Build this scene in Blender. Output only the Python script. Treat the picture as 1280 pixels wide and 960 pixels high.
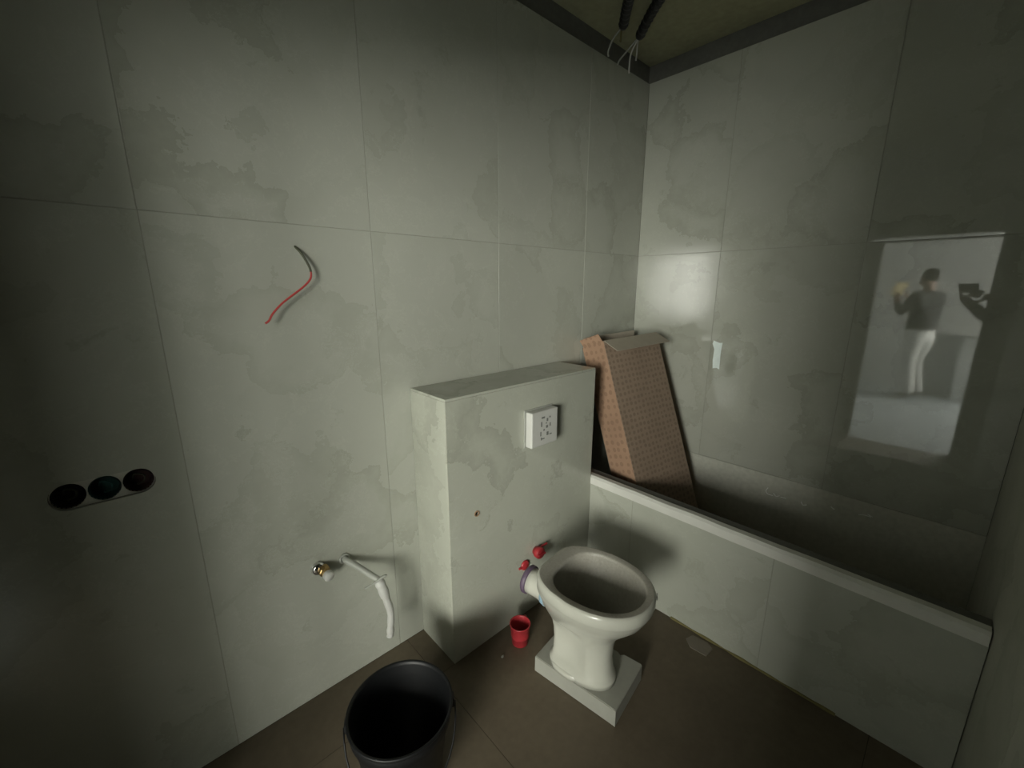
import bpy, bmesh, math, random
from mathutils import Vector, Matrix, noise
random.seed(7)
S = bpy.context.scene
for o in list(bpy.data.objects): bpy.data.objects.remove(o, do_unlink=True)
C = S.collection
R = math.radians
PI = math.pi

# ------------------------------------------------------------------ camera
cam_d = bpy.data.cameras.new('camera'); cam = bpy.data.objects.new('camera', cam_d); C.objects.link(cam)
cam.location = (0, 0, 1.5); cam.rotation_euler = (R(90-13.08), 0, R(-42.926))
cam_d.sensor_width = 36; cam_d.lens = 36*520.7/1280; cam_d.clip_start = 0.02
S.camera = cam
# ------------------------------------------------------------------ world, light, exposure
W = bpy.data.worlds.new('sky'); S.world = W; W.use_nodes = True
bg = W.node_tree.nodes['Background']; bg.inputs[0].default_value = (.80, .88, 1.0, 1); bg.inputs[1].default_value = .6
def area(name, loc, rot, sx, sy, power, col):
    l = bpy.data.lights.new(name, 'AREA'); l.shape = 'RECTANGLE'; l.size = sx; l.size_y = sy
    l.energy = power; l.color = col
    o = bpy.data.objects.new(name, l); C.objects.link(o); o.location = loc; o.rotation_euler = rot
    return o
DAY = (1.0, 1.0, .90)
# daylight entering the two window openings of the room behind the door
area('daylight_far_window', (-3.99, -1.42, 1.65), (R(90), 0, R(-90)), 1.86, 1.5, 305, DAY)
area('daylight_side_window', (-3.3, -2.49, 1.65), (R(90), 0, 0), 1.1, 1.5, 120, (1.0, 1.0, .90))
vs = S.view_settings
vs.view_transform = 'Standard'; vs.look = 'None'; vs.exposure = 0.60; vs.gamma = 1; vs.use_curve_mapping = False

# ------------------------------------------------------------------ helpers
def link(name, me, mat=None, parent=None, smooth=False):
    o = bpy.data.objects.new(name, me); C.objects.link(o)
    if mat is not None and not me.materials: me.materials.append(mat)
    if smooth:
        for p in me.polygons: p.use_smooth = True
    if parent is not None: o.parent = parent
    return o
def obj(name, bm, mat, parent=None, smooth=False):
    me = bpy.data.meshes.new(name); bmesh.ops.recalc_face_normals(bm, faces=bm.faces); bm.to_mesh(me); bm.free()
    return link(name, me, mat, parent, smooth)
def tag(o, label=None, cat=None, group=None, kind=None):
    if label: o['label'] = label
    if cat: o['category'] = cat
    if group: o['group'] = group
    if kind: o['kind'] = kind
    return o
def thing(name, label, cat, loc=(0,0,0), rz=0, group=None):
    o = bpy.data.objects.new(name, None); C.objects.link(o); o.empty_display_size = .05
    o.location = loc; o.rotation_euler = (0, 0, rz)
    return tag(o, label, cat, group)
def BM(): return bmesh.new()
def box(bm, x0, x1, y0, y1, z0, z1, bev=0, seg=2):
    r = bmesh.ops.create_cube(bm, size=1)
    for v in r['verts']:
        v.co = Vector((x0+(v.co.x+.5)*(x1-x0), y0+(v.co.y+.5)*(y1-y0), z0+(v.co.z+.5)*(z1-z0)))
    if bev:
        es = list({e for v in r['verts'] for e in v.link_edges})
        bmesh.ops.bevel(bm, geom=es, offset=bev, segments=seg, profile=.5, affect='EDGES')
    return bm
def bxo(name, b, mat, parent=None, bev=0, seg=2):
    return obj(name, box(BM(), *b, bev=bev, seg=seg), mat, parent)
def frame_of(d):
    d = d.normalized(); a = Vector((0,0,1)) if abs(d.z) < .9 else Vector((1,0,0))
    u = d.cross(a).normalized(); return u, d.cross(u).normalized()
def tube(bm, pts, r, n=12, cap=True):
    pts = [Vector(p) for p in pts]; rs = r if isinstance(r, (list, tuple)) else [r]*len(pts)
    rings = []; u = None
    for i, p in enumerate(pts):
        d = pts[min(i+1, len(pts)-1)]-pts[max(i-1, 0)]
        if u is None: u, v = frame_of(d)
        else:
            dn = d.normalized(); u = (u-dn*u.dot(dn)).normalized(); v = dn.cross(u).normalized()
        rings.append([bm.verts.new(p+rs[i]*(math.cos(2*PI*k/n)*u+math.sin(2*PI*k/n)*v)) for k in range(n)])
    for a, b in zip(rings, rings[1:]):
        for k in range(n): bm.faces.new((a[k], a[(k+1) % n], b[(k+1) % n], b[k]))
    if cap: bm.faces.new(rings[0]); bm.faces.new(rings[-1])
    return bm
def spline(pts, per=6):
    P = [Vector(p) for p in pts]; out = []
    for i in range(len(P)-1):
        p0, p1, p2, p3 = P[max(i-1,0)], P[i], P[i+1], P[min(i+2,len(P)-1)]
        for k in range(per):
            t = k/per
            out.append(.5*((2*p1)+(p2-p0)*t+(2*p0-5*p1+4*p2-p3)*t*t+(3*p1-p0-3*p2+p3)*t**3))
    out.append(P[-1]); return out
def lathe(bm, prof, n=32, M=None, close=False):
    rings = []
    for r, z in prof:
        if r < 1e-6: rings.append([bm.verts.new((0,0,z))])
        else: rings.append([bm.verts.new((r*math.cos(2*PI*k/n), r*math.sin(2*PI*k/n), z)) for k in range(n)])
    pairs = list(zip(rings, rings[1:]))
    if close: pairs.append((rings[-1], rings[0]))
    for a, b in pairs:
        if len(a) == 1 and len(b) == 1: continue
        for k in range(n):
            if len(a) == 1: bm.faces.new((a[0], b[k], b[(k+1) % n]))
            elif len(b) == 1: bm.faces.new((a[k], a[(k+1) % n], b[0]))
            else: bm.faces.new((a[k], a[(k+1) % n], b[(k+1) % n], b[k]))
    if M is not None:
        for rg in rings:
            for v in rg: v.co = M @ v.co
    return bm
def axis_matrix(loc, d):          # local +z -> d
    d = Vector(d).normalized(); q = Vector((0,0,1)).rotation_difference(d)
    return Matrix.Translation(loc) @ q.to_matrix().to_4x4()
def loft(bm, rings, cap0=True, cap1=True):
    vr = [[bm.verts.new(p) for p in rg] for rg in rings]; n = len(vr[0])
    for a, b in zip(vr, vr[1:]):
        for k in range(n): bm.faces.new((a[k], a[(k+1) % n], b[(k+1) % n], b[k]))
    if cap0: bm.faces.new(vr[0])
    if cap1: bm.faces.new(vr[-1])
    return bm
def prism(bm, poly, to3, t, holes=()):
    """flat outline (with holes) in 2-D, to3(u,v,w) maps to 3-D, thickness t along w"""
    es = []
    loops = [poly]+list(holes)
    for lp in loops:
        vs_ = [bm.verts.new((p[0], p[1], 0)) for p in lp]
        for a, b in zip(vs_, vs_[1:]+vs_[:1]): es.append(bm.edges.new((a, b)))
    bmesh.ops.triangle_fill(bm, use_beauty=True, use_dissolve=False, edges=es)
    fs = list(bm.faces)
    r = bmesh.ops.extrude_face_region(bm, geom=fs)
    for v in [g for g in r['geom'] if isinstance(g, bmesh.types.BMVert)]: v.co.z = t
    for v in bm.verts: v.co = Vector(to3(*v.co))
    return bm
def rect(u0, u1, v0, v1): return [(u0,v0),(u1,v0),(u1,v1),(u0,v1)]
def circle(cu, cv, r, n=24): return [(cu+r*math.cos(2*PI*k/n), cv+r*math.sin(2*PI*k/n)) for k in range(n)]
def oblong(u0, u1, cv, r, n=12):
    a = [(u1-r+r*math.cos(-PI/2+PI*k/n), cv+r*math.sin(-PI/2+PI*k/n)) for k in range(n+1)]
    b = [(u0+r+r*math.cos(PI/2+PI*k/n), cv+r*math.sin(PI/2+PI*k/n)) for k in range(n+1)]
    return a+b

# ------------------------------------------------------------------ materials
def new_mat(name):
    m = bpy.data.materials.new(name); m.use_nodes = True
    nt = m.node_tree; return m, nt, nt.nodes['Principled BSDF']
def N(nt, typ, **kw):
    n = nt.nodes.new(typ)
    for k, v in kw.items():
        if k.startswith('i_'): n.inputs[k[2:].replace('_', ' ')].default_value = v
        else: setattr(n, k, v)
    return n
def plain(name, col, rough=.5, metal=0, var=.12, scale=18, bump=0, spec=.5, trans=0):
    m, nt, b = new_mat(name)
    tc = N(nt, 'ShaderNodeTexCoord'); nz = N(nt, 'ShaderNodeTexNoise', i_Scale=scale, i_Detail=5.0, i_Roughness=.6)
    nt.links.new(tc.outputs['Object'], nz.inputs['Vector'])
    mx = N(nt, 'ShaderNodeMix', data_type='RGBA')
    c2 = tuple(max(0, c*(1-var*2)) for c in col)
    mx.inputs[6].default_value = (*c2, 1); mx.inputs[7].default_value = (*tuple(min(1, c*(1+var)) for c in col), 1)
    nt.links.new(nz.outputs['Fac'], mx.inputs[0]); nt.links.new(mx.outputs[2], b.inputs['Base Color'])
    b.inputs['Roughness'].default_value = rough; b.inputs['Metallic'].default_value = metal
    b.inputs['Specular IOR Level'].default_value = spec
    if bump:
        bp = N(nt, 'ShaderNodeBump', i_Strength=bump, i_Distance=.004); nt.links.new(nz.outputs['Fac'], bp.inputs['Height'])
        nt.links.new(bp.outputs[0], b.inputs['Normal'])
    return m
def stone(name, base, dark, light, rough=.09, seed=0.0, spec=.5):
    """polished onyx-look porcelain: soft clouds, a few sharper-edged patches and thin veins"""
    m, nt, b = new_mat(name); L = nt.links.new
    geo = N(nt, 'ShaderNodeNewGeometry'); oi = N(nt, 'ShaderNodeObjectInfo')
    off = N(nt, 'ShaderNodeVectorMath', operation='SCALE'); off.inputs['Scale'].default_value = 37.0
    cmb = N(nt, 'ShaderNodeCombineXYZ'); L(oi.outputs['Random'], cmb.inputs[0]); L(oi.outputs['Random'], cmb.inputs[2])
    cmb.inputs[1].default_value = seed; L(cmb.outputs[0], off.inputs[0])
    add = N(nt, 'ShaderNodeVectorMath', operation='ADD'); L(geo.outputs['Position'], add.inputs[0]); L(off.outputs[0], add.inputs[1])
    wn = N(nt, 'ShaderNodeTexNoise', i_Scale=3.2, i_Detail=6.0, i_Roughness=.62); L(add.outputs[0], wn.inputs['Vector'])
    ws = N(nt, 'ShaderNodeVectorMath', operation='MULTIPLY_ADD'); ws.inputs[1].default_value = (.5, .5, .5)
    L(wn.outputs['Color'], ws.inputs[0]); L(add.outputs[0], ws.inputs[2])
    cl = N(nt, 'ShaderNodeTexNoise', i_Scale=1.7, i_Detail=4.0, i_Roughness=.55); L(ws.outputs[0], cl.inputs['Vector'])
    vo = N(nt, 'ShaderNodeTexVoronoi', i_Scale=3.0); vo.feature = 'F1'; L(ws.outputs[0], vo.inputs['Vector'])
    ve = N(nt, 'ShaderNodeTexVoronoi', i_Scale=3.0); ve.feature = 'DISTANCE_TO_EDGE'; L(ws.outputs[0], ve.inputs['Vector'])
    sep = N(nt, 'ShaderNodeSeparateColor'); L(vo.outputs['Color'], sep.inputs[0])
    r1 = N(nt, 'ShaderNodeMapRange'); r1.inputs[1].default_value = .35; r1.inputs[2].default_value = .7; L(cl.outputs['Fac'], r1.inputs[0])
    m1 = N(nt, 'ShaderNodeMix', data_type='RGBA'); m1.inputs[6].default_value = (*base, 1); m1.inputs[7].default_value = (*light, 1)
    L(r1.outputs[0], m1.inputs[0])
    r2 = N(nt, 'ShaderNodeMapRange'); r2.inputs[1].default_value = .50; r2.inputs[2].default_value = .95; r2.inputs[4].default_value = .85; L(sep.outputs[0], r2.inputs[0])
    # patch is strongest along its rim and fades inwards
    r3 = N(nt, 'ShaderNodeMapRange'); r3.inputs[1].default_value = 0; r3.inputs[2].default_value = .22; r3.inputs[3].default_value = 1; r3.inputs[4].default_value = .05; L(ve.outputs['Distance'], r3.inputs[0])
    mu = N(nt, 'ShaderNodeMath', operation='MULTIPLY'); L(r2.outputs[0], mu.inputs[0]); L(r3.outputs[0], mu.inputs[1])
    m2 = N(nt, 'ShaderNodeMix', data_type='RGBA'); m2.inputs[7].default_value = (*dark, 1); L(m1.outputs[2], m2.inputs[6]); L(mu.outputs[0], m2.inputs[0])
    # thin pale veins and short dark flecks
    vn = N(nt, 'ShaderNodeTexNoise', i_Scale=2.6, i_Detail=7.0, i_Roughness=.68); L(ws.outputs[0], vn.inputs['Vector'])
    va = N(nt, 'ShaderNodeMath', operation='SUBTRACT'); va.inputs[1].default_value = .5; L(vn.outputs['Fac'], va.inputs[0])
    vb = N(nt, 'ShaderNodeMath', operation='ABSOLUTE'); L(va.outputs[0], vb.inputs[0])
    vr = N(nt, 'ShaderNodeMapRange'); vr.inputs[1].default_value = 0; vr.inputs[2].default_value = .012; vr.inputs[3].default_value = .35; vr.inputs[4].default_value = 0; L(vb.outputs[0], vr.inputs[0])
    m3 = N(nt, 'ShaderNodeMix', data_type='RGBA'); m3.inputs[7].default_value = (*[min(1, c*1.12) for c in light], 1); L(m2.outputs[2], m3.inputs[6]); L(vr.outputs[0], m3.inputs[0])
    fk = N(nt, 'ShaderNodeTexNoise', i_Scale=5.5, i_Detail=5.0, i_Roughness=.7); L(ws.outputs[0], fk.inputs['Vector'])
    fr = N(nt, 'ShaderNodeMapRange'); fr.inputs[1].default_value = .62; fr.inputs[2].default_value = .70; fr.inputs[4].default_value = .7; L(fk.outputs['Fac'], fr.inputs[0])
    m4 = N(nt, 'ShaderNodeMix', data_type='RGBA'); m4.inputs[7].default_value = (*dark, 1); L(m3.outputs[2], m4.inputs[6]); L(fr.outputs[0], m4.inputs[0])
    L(m4.outputs[2], b.inputs['Base Color'])
    rn = N(nt, 'ShaderNodeTexNoise', i_Scale=6.0, i_Detail=5.0); L(add.outputs[0], rn.inputs['Vector'])
    rr = N(nt, 'ShaderNodeMapRange'); rr.inputs[3].default_value = rough*.7; rr.inputs[4].default_value = rough*1.5; L(rn.outputs['Fac'], rr.inputs[0])
    L(rr.outputs[0], b.inputs['Roughness']); b.inputs['Specular IOR Level'].default_value = spec
    return m
def dusty(name, col, col2, rough, scale=2.0, bump=.15):
    m, nt, b = new_mat(name); L = nt.links.new
    geo = N(nt, 'ShaderNodeNewGeometry')
    n1 = N(nt, 'ShaderNodeTexNoise', i_Scale=scale, i_Detail=8.0, i_Roughness=.65); L(geo.outputs['Position'], n1.inputs['Vector'])
    n2 = N(nt, 'ShaderNodeTexNoise', i_Scale=scale*22, i_Detail=4.0); L(geo.outputs['Position'], n2.inputs['Vector'])
    r1 = N(nt, 'ShaderNodeMapRange'); r1.inputs[1].default_value = .3; r1.inputs[2].default_value = .7; L(n1.outputs['Fac'], r1.inputs[0])
    m1 = N(nt, 'ShaderNodeMix', data_type='RGBA'); m1.inputs[6].default_value = (*col, 1); m1.inputs[7].default_value = (*col2, 1); L(r1.outputs[0], m1.inputs[0])
    m2 = N(nt, 'ShaderNodeMix', data_type='RGBA', blend_type='MULTIPLY'); m2.inputs[0].default_value = .35
    L(m1.outputs[2], m2.inputs[6]); L(n2.outputs['Fac'], m2.inputs[7]); L(m2.outputs[2], b.inputs['Base Color'])
    b.inputs['Roughness'].default_value = rough
    bp = N(nt, 'ShaderNodeBump', i_Strength=bump, i_Distance=.004); L(n2.outputs['Fac'], bp.inputs['Height']); L(bp.outputs[0], b.inputs['Normal'])
    return m
def cardboard(name, col, ink, sc=34):
    m, nt, b = new_mat(name); L = nt.links.new
    tc = N(nt, 'ShaderNodeTexCoord')
    vo = N(nt, 'ShaderNodeTexVoronoi', i_Scale=sc, i_Randomness=.25); vo.feature = 'F1'; L(tc.outputs['Object'], vo.inputs['Vector'])
    st = N(nt, 'ShaderNodeMapRange'); st.inputs[1].default_value = .30; st.inputs[2].default_value = .36; st.inputs[3].default_value = .62; st.inputs[4].default_value = 0; L(vo.outputs['Distance'], st.inputs[0])
    nz = N(nt, 'ShaderNodeTexNoise', i_Scale=7.0, i_Detail=6.0); L(tc.outputs['Object'], nz.inputs['Vector'])
    m0 = N(nt, 'ShaderNodeMix', data_type='RGBA'); m0.inputs[6].default_value = (*[c*.8 for c in col], 1); m0.inputs[7].default_value = (*[c*1.15 for c in col], 1); L(nz.outputs['Fac'], m0.inputs[0])
    m1 = N(nt, 'ShaderNodeMix', data_type='RGBA'); m1.inputs[7].default_value = (*ink, 1); L(m0.outputs[2], m1.inputs[6]); L(st.outputs[0], m1.inputs[0])
    L(m1.outputs[2], b.inputs['Base Color']); b.inputs['Roughness'].default_value = .85
    return m
M = {}
M['tile'] = stone('onyx_tile', (.402, .412, .354), (.345, .356, .298), (.442, .453, .394), rough=.2)
M['tile_r'] = stone('onyx_tile_polished', (.402, .412, .354), (.345, .356, .298), (.442, .453, .394), rough=.028, seed=.7, spec=.9)
M['tile_matte'] = stone('onyx_tile_dull', (.34, .35, .30), (.29, .30, .25), (.38, .39, .335), rough=.5, seed=.5)  # darker and rougher copy of the tile for the tub-end wall
M['tile_b'] = stone('onyx_tile_casing', (.385, .395, .335), (.315, .325, .27), (.43, .44, .375), rough=.13, seed=.31)
M['plaster'] = dusty('raw_plaster', (.12, .12, .105), (.19, .19, .17), .9)
M['tubwall'] = dusty('bare_tub_wall', (.54, .545, .47), (.63, .635, .55), .75)
M['ceiling'] = dusty('raw_ceiling', (.30, .30, .20), (.46, .44, .27), .95, scale=1.6)
M['floor'] = dusty('dusty_floor', (.105, .082, .054), (.165, .133, .088), .65, scale=1.7)
M['grout'] = plain('grout', (.33, .335, .285), .9)
M['floor_grout'] = plain('floor_grout', (.05, .042, .032), .9)
M['ledge'] = plain('white_ledge', (.66, .66, .61), .6, var=.08, scale=9, bump=.1)
M['ceramic'] = plain('white_ceramic', (.47, .47, .41), .18, var=.05, scale=5)
M['ceramic_dust'] = dusty('dusty_ceramic', (.34, .325, .275), (.44, .425, .37), .5, scale=5)
M['slab'] = plain('slab_stone', (.30, .30, .26), .6, var=.08, scale=14, bump=.1)
M['black_plastic'] = plain('black_plastic', (.006, .0065, .007), .45, var=.1, spec=.28)
M['red_plastic'] = plain('red_plastic', (.40, .03, .038), .4, var=.12)
M['white_plastic'] = plain('white_plastic', (.52, .52, .49), .45, var=.05)
M['grey_plastic'] = plain('grey_plastic', (.36, .37, .33), .5)
M['ink'] = plain('dark_ink', (.17, .175, .16), .7)
M['dark'] = plain('hole_shade', (.03, .025, .022), .9)  # shade inside small holes, put in as a near-black colour
M['rust'] = plain('rusty_ring', (.30, .19, .11), .7)
M['brass'] = plain('brass', (.52, .36, .16), .35, metal=1, var=.2, scale=60)
M['chrome'] = plain('chrome', (.75, .75, .75), .12, metal=1, var=.03)
M['rubber'] = plain('purple_rubber', (.10, .07, .11), .5)
M['blue'] = plain('blue_sticker', (.28, .42, .52), .5)
M['card'] = cardboard('printed_cardboard', (.265, .195, .140), (.155, .11, .08))
M['card_side'] = cardboard('printed_cardboard_side', (.36, .225, .145), (.23, .14, .09), 26)
M['card_in'] = plain('plain_cardboard', (.38, .34, .27), .85, var=.08)
M['wire_red'] = plain('red_insulation', (.50, .06, .055), .45)
M['wire_dark'] = plain('dark_insulation', (.07, .075, .045), .5)
M['teal'] = plain('teal_box', (.012, .085, .075), .5)
M['maroon'] = plain('maroon_box', (.06, .026, .022), .6)
M['soot'] = plain('black_box', (.025, .018, .018), .7)
M['paper'] = plain('paper', (.85, .95, .92), .7, var=.06, scale=40)
M['chalk'] = plain('chalk', (.88, .90, .86), .9)
M['foam'] = plain('yellow_foam', (.19, .165, .065), .9, bump=.3)
M['scrap'] = plain('beige_scrap', (.20, .175, .14), .9)
M['room_white'] = plain('white_wall_paint', (.84, .85, .83), .8, var=.03, scale=3)
M['room_floor'] = dusty('pale_floor', (.55, .60, .62), (.66, .71, .73), .35)
M['room_grey'] = plain('grey_render', (.34, .35, .34), .8, var=.06, scale=4)
M['frame'] = plain('white_frame', (.80, .80, .77), .4, var=.03)
M['skin'] = plain('skin', (.36, .22, .15), .5, var=.08)
M['black_cloth'] = plain('black_cloth', (.025, .026, .028), .85)
M['white_cloth'] = plain('white_cloth', (.78, .78, .75), .85, var=.06)
M['hair'] = plain('dark_hair', (.02, .017, .015), .6)
M['shoe'] = plain('grey_shoe', (.16, .15, .14), .6)
M['yellow_paper'] = plain('yellowish_paper', (.55, .47, .26), .7)
M['conduit'] = plain('black_conduit', (.012, .012, .013), .5)

# ------------------------------------------------------------------ room shell
XW, YB, ZT, ZC = 2.383, 1.425, 2.615, 2.705        # right wall face, back wall face, tile top, ceiling
XL, YF = -.555, -.205                             # door wall face, tub-end wall face
TT = .010                                         # tile thickness
g = .0011                                         # half joint
SOCK = oblong(-.197, .003, .997, .0345)
to_back = lambda yf: (lambda u, v, w: (u, yf+w, v))
# back wall
wb = obj('wall_back', prism(BM(), rect(XL-.1, XW+.12, 0, ZC), to_back(YB+TT+.002), .12, [SOCK]), M['plaster']); tag(wb, kind='structure')
colsx = [XL, .070, .668, 1.245, 1.850, XW]; rowsz = [0.0, 1.685, ZT]
for i in range(len(colsx)-1):
    for j in range(len(rowsz)-1):
        u0, u1, v0, v1 = colsx[i]+g, colsx[i+1]-g, rowsz[j]+g, rowsz[j+1]-g
        lip = [0, .0008, .0004, 0, .0006][i]
        if i == 0 and j == 0: bm = prism(BM(), rect(u0, u1, v0, v1), to_back(YB-lip), TT+lip, [SOCK])
        else: bm = box(BM(), u0, u1, YB-lip, YB+TT, v0, v1, bev=.0006, seg=1)
        obj('tile', bm, M['tile'], wb)
for x in colsx[1:-1]: bxo('grout_line', (x-g, x+g, YB+.0012, YB+TT, 0, ZT-.001), M['grout'], wb)
for z in rowsz[1:-1]:
    for i in range(len(colsx)-1): bxo('grout_line', (colsx[i]+g, colsx[i+1]-g, YB+.0012, YB+TT, z-g, z+g), M['grout'], wb)
# right wall: bare below the tiles
wr = bxo('wall_right', (XW+TT+.002, XW+.13, YF-.1, YB+.13, 0, ZC), M['plaster']); tag(wr, kind='structure')
bxo('bare_band', (XW+.004, XW+TT+.002, YF, YB, 0, .533), M['tubwall'], wr)
colsy = [YF, .337, .937, YB]
for i in range(3):
    for j, (z0, z1) in enumerate(((.535, 1.685), (1.685, ZT))):
        lip = .0035 if (i == 0 and j == 1) else 0
        obj('tile', box(BM(), XW+lip, XW+TT, colsy[i]+g, colsy[i+1]-g, z0+g, z1-g, bev=.0006, seg=1), M['tile_r'], wr)
for y in colsy[1:-1]: bxo('grout_line', (XW+.0012, XW+TT, y-g, y+g, .535, ZT-.001), M['grout'], wr)
for i in range(3): bxo('grout_line', (XW+.0012, XW+TT, colsy[i]+g, colsy[i+1]-g, 1.685-g, 1.685+g), M['grout'], wr)
# tub-end wall and the recess where the photographer stands
wf = bxo('wall_front', (.74, XW+.12, YF-.12, YF-TT-.002, 0, ZC), M['plaster']); tag(wf, kind='structure')
for i, (x0, x1) in enumerate(((.74, 1.183), (1.183, 1.783), (1.783, XW))):
    for j in range(2):
        obj('tile', box(BM(), x0+g, x1-g, YF-TT, YF, rowsz[j]+g, rowsz[j+1]-g), M['tile_matte'], wf)
wn_ = bxo('wall_recess', (XL-.1, .86, -1.12, -1.0, 0, ZC), M['plaster']); tag(wn_, kind='structure')
wn2 = bxo('wall_recess_side', (.74, .86, -1.0, YF-.12, 0, ZC), M['plaster']); tag(wn2, kind='structure')
# door wall with opening; added head slot shows lit hall as a bright bar
DY0, DY1, DZ = -.11, .625, 1.945
bm = prism(BM(), [(-1.12,0),(DY0,0),(DY0,DZ),(DY1+.09,DZ),(DY1+.09,DZ-.03),(DY1,DZ-.03),(DY1,0),(YB+.13,0),(YB+.13,ZC),(-1.12,ZC)], lambda u, v, w: (XL-.11+w, u, v), .11)
wl = tag(obj('wall_left', bm, M['plaster']), kind='structure')
d1 = bxo('door_1', (XL-.08, XL-.05, DY0, DY1+.09, DZ-.042, DZ-.030), M['soot'], None); tag(d1, kind='structure')
bxo('door_jamb', (XL-.12, XL+.006, DY1, DY1+.004, 0, DZ-.03), M['frame'], d1); bxo('door_jamb', (XL-.12, XL+.006, DY0-.004, DY0, 0, DZ-.03), M['frame'], d1)
# floor and ceiling
fl = tag(bxo('floor', (XL, XW+.13, -1.12, YB+.13, -.12, -.0014), M['floor_grout']), kind='structure')
fx = [XL, .70, XW]; fy = [-1.0, -.015, 1.185, YB]
for i in range(2):
    for j in range(3):
        obj('tile', box(BM(), fx[i]+g, fx[i+1]-g, fy[j]+g, fy[j+1]-g, -.0013, 0), M['floor'], fl)
ce = tag(bxo('ceiling', (XL, XW+.13, -1.12, YB+.13, ZC, ZC+.12), M['ceiling']), kind='structure')

# ------------------------------------------------------------------ room behind the door
RX, RY0, RY1 = -3.9, -2.4, 2.4
tag(bxo('floor_hall', (RX-.12, XL, RY0-.12, RY1+.12, -.12, 0), M['room_floor']), kind='structure')
tag(bxo('ceiling_hall', (RX-.12, XL-.11, RY0-.12, RY1+.12, 2.75, 2.87), M['plaster']), kind='structure')
bm = prism(BM(), rect(RY0-.12, RY1+.12, 0, 2.75), lambda u, v, w: (RX-w, u, v), .12, [rect(-2.35, -.49, .9, 2.4)])
tag(obj('wall_hall_far', bm, M['room_white']), kind='structure')
bm = prism(BM(), rect(RX, XL-.11, 0, 2.75), lambda u, v, w: (u, RY0-w, v), .12, [rect(-3.85, -2.75, .9, 2.4)])
tag(obj('wall_hall_side', bm, M['room_white']), kind='structure')
tag(bxo('wall_hall_end', (RX, XL-.11, RY1, RY1+.12, 0, 2.75), M['room_white']), kind='structure')
tag(bxo('light_block_stub', (-1.18, XL-.11, -.87, -.75, 0, 2.75), M['plaster']), kind='structure')  # added, out of view: keeps hall light off the back wall's left end
for nme, to3, a, b_ in (('window_1', lambda u, v, w: (RX-.03-w, u, v), -2.35, -.49), ('window_2', lambda u, v, w: (u, RY0-.03-w, v), -3.85, -2.75)):
    mid = (a+b_)/2
    o = obj(nme, prism(BM(), rect(a, b_, .9, 2.4), to3, .05, [rect(a+.05, mid-.025, .95, 2.35), rect(mid+.025, b_-.05, .95, 2.35)]), M['frame']); tag(o, kind='structure')
hw = thing('half_wall', 'grey half wall with a ledge behind the standing person, seen mirrored', 'half wall', (-3.5, 0, 0))
bxo('panel', (-.05, .05, -.04, .34, 0, .84), M['room_grey'], hw); bxo('panel', (-.04, .04, -.42, -.04, 0, .84), M['room_white'], hw)
bxo('ledge', (-.09, .09, -.44, .36, .84, .88), M['room_grey'], hw, bev=.005)

# ------------------------------------------------------------------ cistern casing
BX0, BX1, BY, BZ = .782, 1.658, 1.184, 1.118
cc = thing('cistern_casing', 'tall grey marble tiled cistern casing behind the toilet', 'casing', (0, 0, 0))
bxo('core', (BX0+TT, BX1-.002, BY+TT, YB-.002, 0, BZ-TT), M['plaster'], cc)
HOLE = circle(.911, .629, .012, 16)
obj('tile', prism(BM(), rect(BX0, BX1, 0, BZ-TT-.0005), to_back(BY), TT-.0004, [HOLE]), M['tile_b'], cc)
bxo('tile', (BX0, BX0+TT-.0004, BY+TT, YB-.002, 0, BZ-TT-.0005), M['tile_b'], cc, bev=.0006, seg=1)
bxo('tile', (BX0, BX1, BY, YB-.002, BZ-TT, BZ), M['tile_b'], cc, bev=.0012, seg=2)
hr = obj('hole_ring', lathe(BM(), [(.0125, -.001), (.0125, .003), (.0085, .003), (.0085, -.001)], 20, axis_matrix((.911, BY, .629), (0,-1,0)), close=True), M['rust'], cc)
obj('hole_back', lathe(BM(), [(0, -.009), (.0119, -.009)], 16, axis_matrix((.911, BY, .629), (0,-1,0))), M['dark'], cc)
# ------------------------------------------------------------------ bathtub front wall
TX, TZ = 1.662, .55
tw = thing('tub_wall', 'low grey tiled tub wall with white ledge on top', 'tub wall', (0, 0, 0))
bxo('core', (TX+TT, TX+.085, YF+.001, YB-.002, 0, TZ-.045), M['plaster'], tw)
for a, b_ in ((YF+.001, .337), (.337, .937), (.937, YB-.002)):
    obj('tile', box(BM(), TX, TX+TT-.0004, a+g, b_-g, 0, TZ-.045, bev=.0006, seg=1), M['tile'], tw)
for y in (.337, .937): bxo('grout_line', (TX+.0005, TX+TT-.0004, y-g, y+g, 0, TZ-.046), M['grout'], tw)
bm = BM(); n = 44; rings = []
for k in range(n+1):
    y = YF+.004+(1.40-YF)*k/n
    w1 = .002*noise.noise((y*9, 0, 3)); w2 = .0025*noise.noise((y*7, 5, 1)); 
    rings.append([(TX-.004+w1, y, TZ-.045), (TX-.004+w1, y, TZ-.010+w2), (TX+.006+w1, y, TZ+w2), (TX+.034, y, TZ+w2*.5), (TX+.034, y, TZ-.045)])
obj('ledge', loft(bm, rings), M['ledge'], tw)
bxo('mortar_top', (TX+.034, TX+.085, YF+.001, YB-.002, TZ-.045, TZ-.006), M['plaster'], tw)
# foam bead and chips at the foot of the tub wall
bm = BM(); pts = []; rs = []
for k in range(60):
    y = .08+.62*k/59; pts.append((TX-.002, y, .003)); rs.append(.005+.005*noise.noise((y*14, 2, 7)))
tag(obj('foam_bead', tube(bm, pts, rs, 8), M['foam']), 'thin yellow foam bead along the foot of the tub wall', 'foam')

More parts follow.
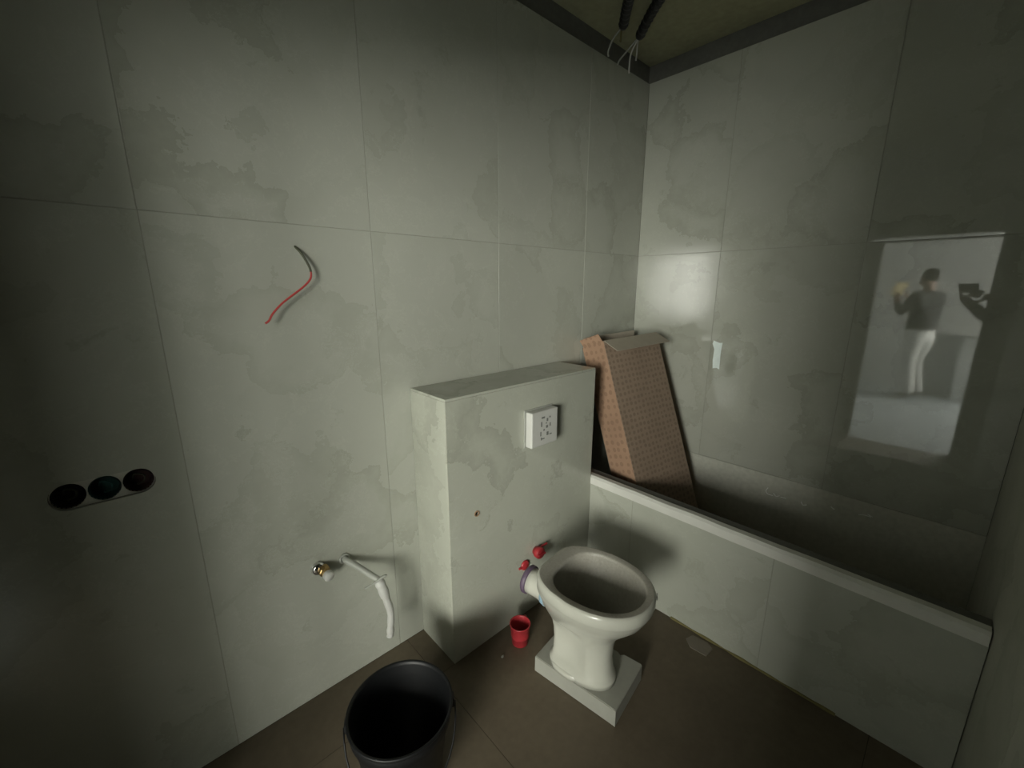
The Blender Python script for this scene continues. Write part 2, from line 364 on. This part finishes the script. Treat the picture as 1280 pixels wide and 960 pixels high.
# ------------------------------------------------------------------ toilet on its slab
ts = thing('plinth_slab', 'pale stone slab with a chipped corner under the toilet', 'slab', (1.137, .785, 0), R(8))
bm = prism(BM(), [(-.118,-.175),(.112,-.175),(.118,-.168),(.116,-.10),(.104,-.088),(.112,-.075),(.118,.16),(.06,.172),(-.115,.172)], lambda u, v, w: (u, v, w), .072)
bmesh.ops.bevel(bm, geom=[e for e in bm.edges if e.calc_face_angle(0) > .5], offset=.0025, segments=2, affect='EDGES')
obj('slab', bm, M['slab'], ts)

def plan(cyy, af, ar, w, z, n=64, ex=2.2, exr=2.2, tp=0, rec=0):
    out = []
    for k in range(n):
        t = 2*PI*k/n; c, s = math.cos(t), math.sin(t)
        e = ex if s < 0 else exr
        x = w*math.copysign(abs(c)**(2/e), c); y = (af if s < 0 else ar)*math.copysign(abs(s)**(2/e), s)
        if s > 0: x *= 1-tp*(y/ar)**1.7
        if rec and y+cyy > -.045:
            q = max(0, 1-((y+cyy-.045)/.075)**2); x *= 1-rec*q
        out.append((x, cyy+y, z))
    return out
tl = thing('toilet', 'white ceramic toilet bowl without seat or cistern', 'toilet', (1.109, .770, .072), R(7))
RK = dict(exr=5, tp=.30)
rings = [plan(.02, .135, .125, .086, 0, exr=3.2), plan(.02, .135, .125, .086, .022, exr=3.2), plan(.017, .125, .12, .079, .034, exr=3, rec=.18), plan(.015, .118, .12, .074, .055, exr=3, rec=.36),
         plan(.015, .112, .12, .068, .10, exr=3, rec=.42), plan(.014, .114, .125, .070, .15, exr=3, rec=.38), plan(.012, .118, .135, .076, .185, exr=3, rec=.22), plan(.01, .128, .145, .086, .207, exr=3, rec=.05), plan(.01, .14, .155, .097, .228, exr=3),
         plan(.005, .175, .175, .130, .275, exr=3, tp=.1), plan(0, .205, .182, .156, .315, exr=3.4, tp=.2), plan(0, .220, .188, .168, .343, exr=4, tp=.25),
         plan(0, .226, .178, .173, .356, **RK), plan(0, .230, .180, .177, .364, **RK), plan(0, .230, .180, .177, .392, **RK), plan(0, .227, .177, .174, .399, **RK),
         plan(0, .221, .172, .168, .402, **RK)]
obj('body', loft(BM(), rings, True, False), M['ceramic'], tl, True)
rings = [plan(0, .221, .172, .168, .402, **RK), plan(-.010, .192, .135, .146, .401, exr=2.6), plan(-.010, .188, .131, .142, .398, exr=2.6), plan(-.010, .186, .129, .140, .386, exr=2.6),
         plan(-.008, .192, .134, .147, .374), plan(-.006, .188, .128, .142, .34), plan(-.004, .165, .112, .122, .29), plan(.0, .125, .09, .092, .24), plan(.005, .08, .068, .058, .20), plan(.005, .05, .045, .035, .17)]
obj('bowl', loft(BM(), rings, False, True), M['ceramic_dust'], tl, True)
obj('water', lathe(BM(), [(0, .205), (.058, .205)], 24, Matrix.Translation((0, .005, 0))), plain('dark_water', (.14, .125, .095), .12), tl)
# rear deck, horn and inlet
horn = obj('outlet_horn', lathe(BM(), [(.066, 0), (.056, .04), (.050, .07), (.049, .10), (.051, .128), (.042, .128), (.042, .02)], 32, axis_matrix((-.015, .13, .262), (-.05, 1, .06))), M['ceramic'], tl, True)
obj('rubber_seal', lathe(BM(), [(.050, .124), (.056, .126), (.057, .140), (.052, .146), (.040, .146), (.040, .124)], 32, axis_matrix((-.015, .13, .262), (-.05, 1, .06)), close=True), M['rubber'], horn, True)
for s in (-1, 1):                       # foot in the side recess, dark disc as its bolt hole's shade
    obj('foot_flange', loft(BM(), [plan(.045, .06, .07, .030, .0, 24), plan(.045, .06, .07, .030, .014, 24), plan(.045, .054, .064, .024, .022, 24)]), M['ceramic'], tl, True).location = (s*.064, 0, 0)
    obj('bolt_hole_shade', lathe(BM(), [(0, .0), (.006, .0), (.006, .003), (0, .003)], 14, axis_matrix((s*.076, .045, .0215), (0,0,1))), M['dark'], tl)
obj('blue_band', lathe(BM(), [(.0570, .034), (.0605, .034), (.0565, .052), (.0535, .052)], 32, axis_matrix((-.015, .13, .262), (-.05, 1, .06)), close=True), M['blue'], horn, True)
bm = BM(); box(bm, -.011, .011, -.001, .001, -.006, .006)
st = obj('maker_mark', bm, M['ink'], tl); st.location = (.085, -.2135, .377); st.rotation_euler = (0, 0, R(24))
bm = BM(); tube(bm, [(-.020,0,.006),(.016,0,.006),(.016,0,-.008)], .0013, 6)
st = obj('rim_mark', bm, M['ink'], tl); st.location = (-.158, -.075, .350); st.rotation_euler = (0, 0, R(-73))

# ------------------------------------------------------------------ red plugs on the casing
pg = thing('pipe_plug', 'round red plastic plug sticking out of the casing behind the toilet', 'plug', (1.250, BY, .305))
pb = obj('plug_body', lathe(BM(), [(0,0),(.020,0),(.022,.012),(.027,.014),(.027,.034),(.024,.038),(0,.038)], 24, axis_matrix((0,0,0), (0,-1,0))), M['red_plastic'], pg, True)
bxo('grip', (-.022, .022, -.048, -.037, -.004, .004), M['red_plastic'], pb, bev=.002)
bxo('tab', (.024, .062, -.02, -.012, .012, .021), M['red_plastic'], pb, bev=.002)
pg2 = thing('blanking_disc', 'small flat red cap low on the casing beside the outlet horn', 'cap', (1.180, BY, .262))
obj('cap_disc', lathe(BM(), [(0,0),(.024,0),(.024,.006),(.018,.010),(0,.010)], 20, axis_matrix((0,0,0), (0,-1,0))), M['red_plastic'], pg2, True)
bxo('tab', (-.040, -.016, -.009, -.001, -.006, .004), M['red_plastic'], pg2, bev=.002)
# ------------------------------------------------------------------ red mug
mg = thing('plastic_mug', 'small red plastic mug standing on the floor left of the toilet', 'mug', (1.052, 1.080, 0)); mg.scale = (1.2, 1.2, 1.04)
obj('cup', lathe(BM(), [(0,0),(.026,0),(.029,.003),(.031,.035),(.0325,.036),(.033,.042),(.0325,.045),(.0355,.088),(.0375,.090),(.0375,.095),(.0345,.095),(.0335,.088),(.029,.008),(0,.006)], 32), M['red_plastic'], mg, True)
obj('handle', tube(BM(), spline([(.033,0,.082),(.052,0,.080),(.060,0,.058),(.052,0,.034),(.031,0,.028)], 5), .0042, 10), M['red_plastic'], mg, True).rotation_euler = (0, 0, R(25))
# ------------------------------------------------------------------ black bucket
bk = thing('bucket', 'large empty black plastic bucket standing in the foreground', 'bucket', (.436, .960, 0))
obj('bucket_body', lathe(BM(), [(0,.004),(.098,.004),(.104,0),(.108,.004),(.142,.235),(.149,.237),(.150,.262),(.149,.264),(.154,.274),(.156,.279),(.154,.282),(.148,.281),(.145,.270),(.138,.235),(.103,.012),(0,.010)], 64), M['black_plastic'], bk, True)
for a in (R(-28), R(152)):
    o = bxo('handle_ear', (.144, .160, -.016, .016, .238, .268), M['black_plastic'], bk, bev=.004); o.rotation_euler = (0, 0, a)
hp = []
for k in range(21):
    t = PI*k/20; x = .162*math.cos(t); q = math.sin(t)
    hp.append((x, -.165*q*.93-.004, .252-.16*q))
hd = obj('bail_handle', tube(BM(), hp, .0025, 8), M['black_plastic'], bk, True); hd.rotation_euler = (0, 0, R(-28))
hg = obj('grip', tube(BM(), hp[8:13], .008, 10), M['black_plastic'], hd, True)

# ------------------------------------------------------------------ flush plate box
fp = thing('flush_cover', 'white protective box over the flush opening, with dark print', 'flush cover', (1.255, BY, .915))
bxo('back_flange', (-.086, .086, -.004, -.0003, -.083, .083), M['grey_plastic'], fp, bev=.001, seg=1)
cvb = bxo('cover_box', (-.080, .082, -.042, -.004, -.078, .078), M['white_plastic'], fp, bev=.006, seg=3)
rnd = random.Random(4)
for k, (u, v, w, h) in enumerate(((-.012,.048,.020,.008),(.014,.034,.010,.014),(.030,.044,.008,.007),(-.022,.020,.007,.022),(.012,.004,.012,.012),(.032,.010,.007,.016),(-.006,-.008,.008,.008),(-.026,-.022,.006,.020),(.016,-.028,.012,.016),(.036,-.034,.014,.005),(-.010,-.046,.016,.005),(.008,.020,.008,.005),(-.022,-.045,.006,.012))):
    bxo('print_mark', (u-w/2, u+w/2, -.0426, -.0416, v-h/2, v+h/2), M['ink'], cvb)
# ------------------------------------------------------------------ socket opening
so = thing('socket_opening', 'oblong three-gang socket opening with dark back boxes in the wall', 'socket box', (-.097, YB, .997))
lo = [(x, v) for x, v in oblong(-.0992, .0992, 0, .0337)]
cs = (-.0655, 0, .0655)
obj('mortar_web', prism(BM(), lo, lambda u, v, w: (u, .010+w, v), .006, [circle(c, 0, .0315, 24) for c in cs]), M['tubwall'], so)
bx = obj('back_plate', prism(BM(), lo, lambda u, v, w: (u, .058+w, v), .004), M['soot'], so)
for c, mt in zip(cs, ('soot', 'teal', 'maroon')):
    b = obj('back_box', lathe(BM(), [(.0315, 0), (.0313, .046), (0, .046), (0, .044), (.0290, .044), (.0290, 0)], 28, axis_matrix((c, .008, 0), (0,1,0)), close=False), M[mt], so)
    obj('wire_end', tube(BM(), spline([(c-.012,.050,-.008),(c-.006,.030,.012),(c+.012,.024,.006),(c+.010,.030,-.012),(c-.004,.020,-.014)], 5), .0022, 7), M['wire_dark' if c else 'teal'], b)
# ------------------------------------------------------------------ loose wire
wi = thing('wire', 'thin red electric wire curling out of the wall above the taps', 'wire', (.419, YB, 1.626))
P = [Vector(p)-Vector((.419, YB, 1.626)) for p in ((.419,1.432,1.626),(.428,1.415,1.610),(.438,1.405,1.590),(.449,1.398,1.560),(.451,1.395,1.538),(.443,1.392,1.520),(.418,1.39,1.497),(.380,1.388,1.470),(.352,1.387,1.448),(.328,1.385,1.423),(.317,1.384,1.405),(.306,1.384,1.397))]
sp = spline(P, 5)
obj('dark_sheath', tube(BM(), sp[:19], .0035, 8), M['wire_dark'], wi, True)
obj('red_core', tube(BM(), sp[16:], .0030, 8), M['wire_red'], wi, True)
# ------------------------------------------------------------------ water fittings on the back wall
tf = thing('brass_fitting', 'brass wall fitting with chrome collar and white plug', 'fitting', (.385, YB, .520))
obj('chrome_collar', lathe(BM(), [(0,0),(.022,0),(.024,.006),(.021,.016),(.017,.020),(0,.020)], 28, axis_matrix((-.008,0,.006), (0,-1,0))), M['chrome'], tf, True)
obj('brass_body', lathe(BM(), [(0,.010),(.0185,.010),(.0205,.014),(.0205,.030),(.0185,.034),(.016,.036),(.016,.044),(0,.044)], 8, axis_matrix((.004,0,0), (.06,-1,0))), M['brass'], tf)
obj('white_plug', lathe(BM(), [(0,.040),(.0165,.040),(.0175,.044),(.0175,.058),(.0155,.062),(0,.062)], 28, axis_matrix((.006,0,-.004), (.10,-1,-.10))), M['white_plastic'], tf, True)
ho = thing('pipe_stub', 'grey pipe stub with cross handle and dangling white hose', 'pipe', (.471, YB, .519))
d = Vector((.080, -.115, -.075))
obj('wall_ring', lathe(BM(), [(.013,0),(.019,0),(.020,.005),(.013,.008)], 24, axis_matrix((0,-.0002,0), (0,-1,0)), close=True), M['grey_plastic'], ho, True)
obj('pipe', tube(BM(), spline([(0,.006,0), (.004,-.020,-.004), d*.45, d], 6), .0115, 16), M['grey_plastic'], ho, True)
obj('cross_handle', tube(BM(), spline([d+Vector((-.055,.004,-.006)), d+Vector((-.02,-.004,.004)), d+Vector((.010,-.008,.016)), d+Vector((.024,-.008,.014))], 4), [.0035]*5+[.005]*8, 8), M['grey_plastic'], ho, True)
pts = spline([d*.96, d+Vector((.006,-.006,-.035)), d+Vector((.018,-.008,-.090)), d+Vector((.030,-.006,-.150)), d+Vector((.026,-.004,-.215)), d+Vector((.022,-.004,-.255))], 8)
rs = [.0135+.0035*noise.noise((0, k*.33, 2.2))+(.004 if k < 14 else 0) for k in range(len(pts))]
obj('hose', tube(BM(), pts, rs, 14), M['white_plastic'], ho, True)

# ------------------------------------------------------------------ leaning cardboard box in the tub
u = Vector((.983, -.187, .055)).normalized(); v = Vector((-.01, .335, .942)); v = (v-u*v.dot(u)).normalized(); nn = u.cross(v).normalized()
WD, TH, LN = .410, .176, 1.300
base = Vector((2.207, .748, .024)) - u*WD          # lower left front corner
lift = (TH*nn.z+.001)/v.z; base += v*lift; LN -= lift
Mb = Matrix((( u.x, v.x, nn.x, base.x), (u.y, v.y, nn.y, base.y), (u.z, v.z, nn.z, base.z), (0,0,0,1)))
cb = bpy.data.objects.new('cardboard_box', None); C.objects.link(cb); cb.matrix_world = Mb
tag(cb, 'long printed cardboard box leaning in the tub corner with open flaps', 'box')
t = .004
bxo('front_panel', (0, WD, 0, LN, -t, 0), M['card'], cb); bxo('back_panel', (0, WD, 0, LN, -TH, -TH+t), M['card'], cb)
bxo('side_panel', (0, t, 0, LN, -TH+t, -t), M['card_side'], cb); bxo('side_panel', (WD-t, WD, 0, LN, -TH+t, -t), M['card_side'], cb)
bxo('bottom_panel', (t, WD-t, 0, t, -TH+t, -t), M['card_side'], cb)
o = bxo('flap', (.004, WD-.004, -.0015, .105, -.0015, .0015), M['card_in'], cb); o.location = (0, LN, -.002); o.rotation_euler = (R(132), 0, 0)
o = bxo('flap', (-.0015, .0015, 0, .045, -TH+.012, -.012), M['card_side'], cb); o.location = (.002, LN, 0); o.rotation_euler = (0, 0, R(24))
o = bxo('flap', (.004, WD-.004, 0, .055, -.0015, .0015), M['card_in'], cb); o.location = (0, LN, -TH+.004); o.rotation_euler = (R(20), 0, 0)

# ------------------------------------------------------------------ small things on the walls and floor
bm = prism(BM(), [(-.020,-.078),(-.004,-.072),(.016,-.077),(.020,-.030),(.018,.030),(.030,.060),(.026,.078),(-.006,.068),(-.022,.070),(-.018,.010)], lambda a, b, w: (-w, a, b), .0012)
tag(obj('paper_scrap', bm, M['paper']), 'torn white paper label stuck on the right wall', 'label').location = (XW-.0002, .897, 1.135)
def chalk(pts): obj('chalk_stroke', tube(BM(), [(XW+.0035, y, z) for y, z in spline2(pts)], .0026, 6), M['chalk'], wr, True)
def spline2(pts): return [(p.y, p.z) for p in spline([(0, y, z) for y, z in pts], 4)]
chalk([(.562,.460),(.570,.440),(.560,.425),(.535,.424)]); chalk([(.535,.440),(.52,.426),(.505,.436)]); chalk([(.50,.43),(.475,.432)])
chalk([(.41,.44),(.40,.425),(.385,.432)]); chalk([(.29,.462),(.275,.452)]); chalk([(.185,.463),(.165,.470),(.14,.470)]); chalk([(.155,.480),(.135,.472)])
bm = prism(BM(), [(-.035,-.045),(.02,-.05),(.037,-.02),(.03,.04),(-.01,.052),(-.04,.02)], lambda a, b, w: (a, b, w), .003)
tag(obj('plaster_scrap', bm, M['scrap']), 'flat beige scrap lying on the floor against the tub wall', 'scrap').location = (1.605, .545, 0)
rnd = random.Random(3)
for k, (x, y) in enumerate(((.945,1.075),)):
    bm = BM(); bmesh.ops.create_icosphere(bm, subdivisions=1, radius=.007)
    for vv in bm.verts: vv.co *= rnd.uniform(.6, 1.2)
    o = obj('rubble', bm, M['slab']); o.location = (x, y, .004)
    tag(o, 'tiny pale crumb of rubble on the floor left of the mug', 'rubble')

# ------------------------------------------------------------------ ceiling conduits and loose ends above the tiles
def conduit(label, a, b, pts):
    t_ = thing('conduit', label, 'conduit', a)
    A = Vector(a); B = Vector(b)-A; n_ = 60; rs = [.021+(.0025 if k % 2 else -.0015) for k in range(n_)]
    obj('corrugated_sleeve', tube(BM(), [B*(k/(n_-1))+Vector((0, 0, .01*math.sin(k*.16))) for k in range(n_)], rs, 12), M['conduit'], t_)
    for p, mt in pts: obj('wire_end', tube(BM(), spline(p, 5), .004, 7), M[mt], t_, True)
conduit('left black corrugated conduit hanging under the raw ceiling', (1.890, 1.285, 2.664), (1.20, .70, 2.664),
    [([(0,0,0),(.03,.03,.0),(.06,.05,-.02),(.07,.06,-.01)], 'foam'), ([(0,0,0),(.0,.05,-.03),(.0,.075,-.07),(.01,.08,-.09)], 'grey_plastic')])
conduit('right black corrugated conduit under the ceiling, nearer the right wall', (2.015, 1.275, 2.664), (1.36, .52, 2.664),
    [([(0,0,0),(.05,.04,.0),(.08,.06,-.02),(.09,.07,-.05)], 'white_plastic'), ([(0,0,0),(.03,.06,-.04),(.05,.08,-.09),(.06,.085,-.11)], 'white_plastic'), ([(0,0,0),(-.01,.05,-.04),(-.03,.085,-.08),(-.035,.09,-.10)], 'grey_plastic')])

# ------------------------------------------------------------------ people (seen only as a reflection in the polished right wall)
def skin_mesh(name, verts, edges, root=0, sub=2):
    me = bpy.data.meshes.new(name); me.from_pydata([v[:3] for v in verts], edges, [])
    o = bpy.data.objects.new(name, me); C.objects.link(o)
    md = o.modifiers.new('skin', 'SKIN'); md.use_smooth_shade = True
    for i, v in enumerate(verts):
        sv = me.skin_vertices[0].data[i]; sv.radius = (v[3], v[4] if len(v) > 4 else v[3]); sv.use_root = (i == root)
    ms = o.modifiers.new('sub', 'SUBSURF'); ms.levels = sub; ms.render_levels = sub
    dg = bpy.context.evaluated_depsgraph_get(); out = bpy.data.meshes.new_from_object(o.evaluated_get(dg))
    bpy.data.objects.remove(o); return out
def person(label, loc, rz, J, top, bottom, holding=None):
    """J: joint positions in the person's own frame (faces -y); hands get five fingers each"""
    root = thing('person', label, 'person', loc, rz)
    V = []; E = []; idx = {}
    def add(k, p, r, parent=None, r2=None):
        idx[k] = len(V); V.append((*p, r, r2 if r2 else r))
        if parent: E.append((idx[parent], idx[k]))
    add('pelvis', J['pelvis'], .16, None, .13); add('waist', J['waist'], .165, 'pelvis', .125); add('chest', J['chest'], .19, 'waist', .14); add('neck0', J['neck0'], .075, 'chest'); add('neck', J['neck'], .052, 'neck0'); add('head', J['head'], .092, 'neck'); add('crown', J['crown'], .084, 'head')
    for s in 'LR':
        add('sh'+s, J['sh'+s], .078, 'chest'); add('el'+s, J['el'+s], .054, 'sh'+s); add('wr'+s, J['wr'+s], .032, 'el'+s)
        pd = (Vector(J['wr'+s])-Vector(J['el'+s])).normalized()
        add('pm'+s, Vector(J['wr'+s])+pd*.06, .034, 'wr'+s, .022)
        add('hp'+s, J['hp'+s], .115, 'pelvis'); add('kn'+s, J['kn'+s], .084, 'hp'+s); add('an'+s, J['an'+s], .060, 'kn'+s); 
        add('to'+s, J['to'+s], .036, 'an'+s)
    me = skin_mesh('body', V, E, 0, 2)
    for k in (top, bottom, 'skin', 'shoe'): me.materials.append(M[k])
    zb = J['pelvis'][2]+.02; zn = J['neck0'][2]+.03
    for p in me.polygons:
        c = p.center; wrist = min((c-Vector(J['wr'+s])).length for s in 'LR'); hand = min((c-Vector(V[idx['pm'+s]][:3])).length for s in 'LR')
        if c.z > zn and (c-Vector(J['head'])).length < .25: p.material_index = 2
        elif min(wrist, hand) < .07: p.material_index = 2
        elif c.z < .085: p.material_index = 3
        elif c.z < zb and min((c-Vector(J['el'+s])).length for s in 'LR') > .12: p.material_index = 1
        else: p.material_index = 0
    link('body', me, None, root, True)
    for s, sg in (('L', 1), ('R', -1)):
        wv = Vector(J['wr'+s]); fd = (wv-Vector(J['el'+s])).normalized(); pm = wv+fd*.06
        side = Vector(J.get('side'+s, (sg, 0, 0))).normalized(); side = (side-fd*side.dot(fd)).normalized(); curl = fd.cross(side)*(J.get('curl'+s, 1))
        fv = []; fe = []
        for q, (of, ln) in enumerate(((-.026, .058), (-.009, .070), (.009, .074), (.026, .068))):
            b0 = pm+side*of; i0 = len(fv)
            fv += [(*b0, .0095), (*(b0+fd*ln*.55+curl*ln*.15), .009), (*(b0+fd*ln*.85+curl*ln*.5), .0082), (*(b0+fd*ln*.85+curl*ln*.9), .007)]
            fe += [(i0, i0+1), (i0+1, i0+2), (i0+2, i0+3)]
            fm = skin_mesh('finger', fv[i0:], [(0,1),(1,2),(2,3)], 0, 1); link('finger', fm, M['skin'], root, True)
        b0 = wv+fd*.03+side*.026
        fm = skin_mesh('thumb', [(*b0, .012), (*(b0+side*.028+fd*.022+curl*.012), .0105), (*(b0+side*.034+fd*.05+curl*.026), .0085)], [(0,1),(1,2)], 0, 1); link('thumb', fm, M['skin'], root, True)
    hd = Vector(J['head']); cr = Vector(J['crown']); fw = Vector(J.get('face', (0,-1,0))); sd = fw.cross(Vector((0,0,1))).normalized()
    bm = BM(); bmesh.ops.create_uvsphere(bm, u_segments=20, v_segments=14, radius=1)
    for vv in bm.verts:
        p = vv.co.copy(); vv.co = Vector((p.x*.092, p.y*.108, p.z*.098)) - fw*.016 + Vector((0,0,.035))
        if vv.co.dot(fw) > .02 and vv.co.z < .07: vv.co -= fw*.05
        vv.co += hd+(cr-hd)*.4
    obj('hair', bm, M['hair'], root, True)
    bm = BM(); c = hd+Vector((0,0,.01))+fw*.086
    loft(bm, [[tuple(c+sd*a+Vector((0,0,b))+fw*0) for a, b in ((-.014,-.022),(.014,-.022),(.006,.03),(-.006,.03))], [tuple(c+fw*.022+sd*a+Vector((0,0,b))) for a, b in ((-.007,-.018),(.007,-.018),(.003,.01),(-.003,.01))]])
    obj('nose', bm, M['skin'], root, True)
    for sg in (-1, 1):
        bm = BM(); bmesh.ops.create_uvsphere(bm, u_segments=10, v_segments=6, radius=.011); o = obj('eye', bm, M['white_cloth'], root, True); o.location = hd+Vector((0,0,.035))+fw*.078+sd*.031*sg
        bm = BM(); bmesh.ops.create_uvsphere(bm, u_segments=10, v_segments=8, radius=1)
        for vv in bm.verts: vv.co = Vector((vv.co.x*.012, vv.co.y*.02, vv.co.z*.032))
        o = obj('ear', bm, M['skin'], root, True); o.location = hd+sd*.086*sg+Vector((0,0,.02))
    bm = BM(); box(bm, -.024, .024, -.006, .006, -.006, .006, bev=.003); o = obj('mouth', bm, M['maroon'], root); o.location = hd-Vector((0,0,.035))+fw*.078
    o.rotation_euler = (0, 0, math.atan2(sd.y, sd.x))
    return root
# the person in the next room, facing +y (the wall on the left of the mirror image), forearms raised
J = dict(pelvis=(0,.0,.93), waist=(0,-.02,1.06), chest=(0,-.03,1.28), neck0=(0,-.025,1.43), neck=(0,-.03,1.50), head=(0,-.055,1.585), crown=(0,-.05,1.65), face=(0,-.95,-.3),
    shL=(.185,-.02,1.385), shR=(-.185,-.02,1.385), elL=(.23,-.13,1.15), elR=(-.23,-.13,1.15), wrL=(.11,-.32,1.32), wrR=(-.11,-.32,1.30),
    hpL=(.095,0,.87), hpR=(-.095,0,.87), knL=(.10,-.10,.49), knR=(-.10,-.02,.48), anL=(.10,.03,.075), anR=(-.10,.09,.075), toL=(.12,-.12,.036), toR=(-.12,-.06,.036), sideL=(-1,0,.2), sideR=(1,0,.2), curlL=-1, curlR=1)
person('person in a black shirt and white trousers reading a sheet, seen mirrored', (-3.12, .36, 0), R(180+38), J, 'black_cloth', 'white_cloth')
bm = BM(); box(bm, -.105, .105, -.001, .001, -.10, .10)
sh = obj('paper_sheet', bm, M['yellow_paper']); sh.location = (-3.385, .70, 1.475); sh.rotation_euler = (R(24), 0, R(38))
tag(sh, 'yellowish sheet held up by the person in white trousers', 'paper')
# the photographer, standing in the recess and holding a phone out at the lens
fwd = Vector((.681, .732, 0)); rgt = Vector((.732, -.681, 0))
pz = math.atan2(fwd.y, fwd.x)+PI/2
bpz = Vector((-.345, -.465, 0))
inv = Matrix.Rotation(-pz, 3, 'Z')
def loc_of(p): return tuple(inv @ (Vector(p)-bpz))
ph_c = Vector((0,0,1.492)) - fwd*.028 - rgt*.052
wrR_ = ph_c+rgt*.095-fwd*.095+Vector((0,0,-.075)); wrL_ = ph_c-rgt*.085-fwd*.085+Vector((0,0,-.095))
J = dict(pelvis=(0,.0,.97), waist=(0,-.0,1.10), chest=(0,-.02,1.33), neck0=(0,-.03,1.49), neck=(0,-.05,1.55), head=(0,-.085,1.64), crown=(0,-.085,1.71), face=(0,-1,-.05),
    shL=(.19,-.02,1.44), shR=(-.19,-.02,1.44), elL=(.235,-.20,1.22), elR=(-.23,-.19,1.24), wrL=loc_of(wrL_), wrR=loc_of(wrR_),
    hpL=(.095,0,.90), hpR=(-.095,0,.90), knL=(.10,-.03,.50), knR=(-.10,-.03,.50), anL=(.10,.02,.075), anR=(-.10,.02,.075), toL=(.12,-.13,.036), toR=(-.12,-.13,.036), sideL=(-.6,-1,.1), sideR=(.6,-1,.1), curlL=-1, curlR=1)
person('photographer in dark clothes holding up a phone, seen mirrored', bpz, pz, J, 'black_cloth', 'black_cloth')
bm = BM(); box(bm, -.078, .078, -.004, .004, -.037, .037, bev=.004, seg=2)
po = obj('phone', bm, M['black_plastic']); po.location = ph_c; po.rotation_euler = (R(-13), 0, math.atan2(rgt.y, rgt.x))
tag(po, 'dark phone held level by the photographer', 'phone')
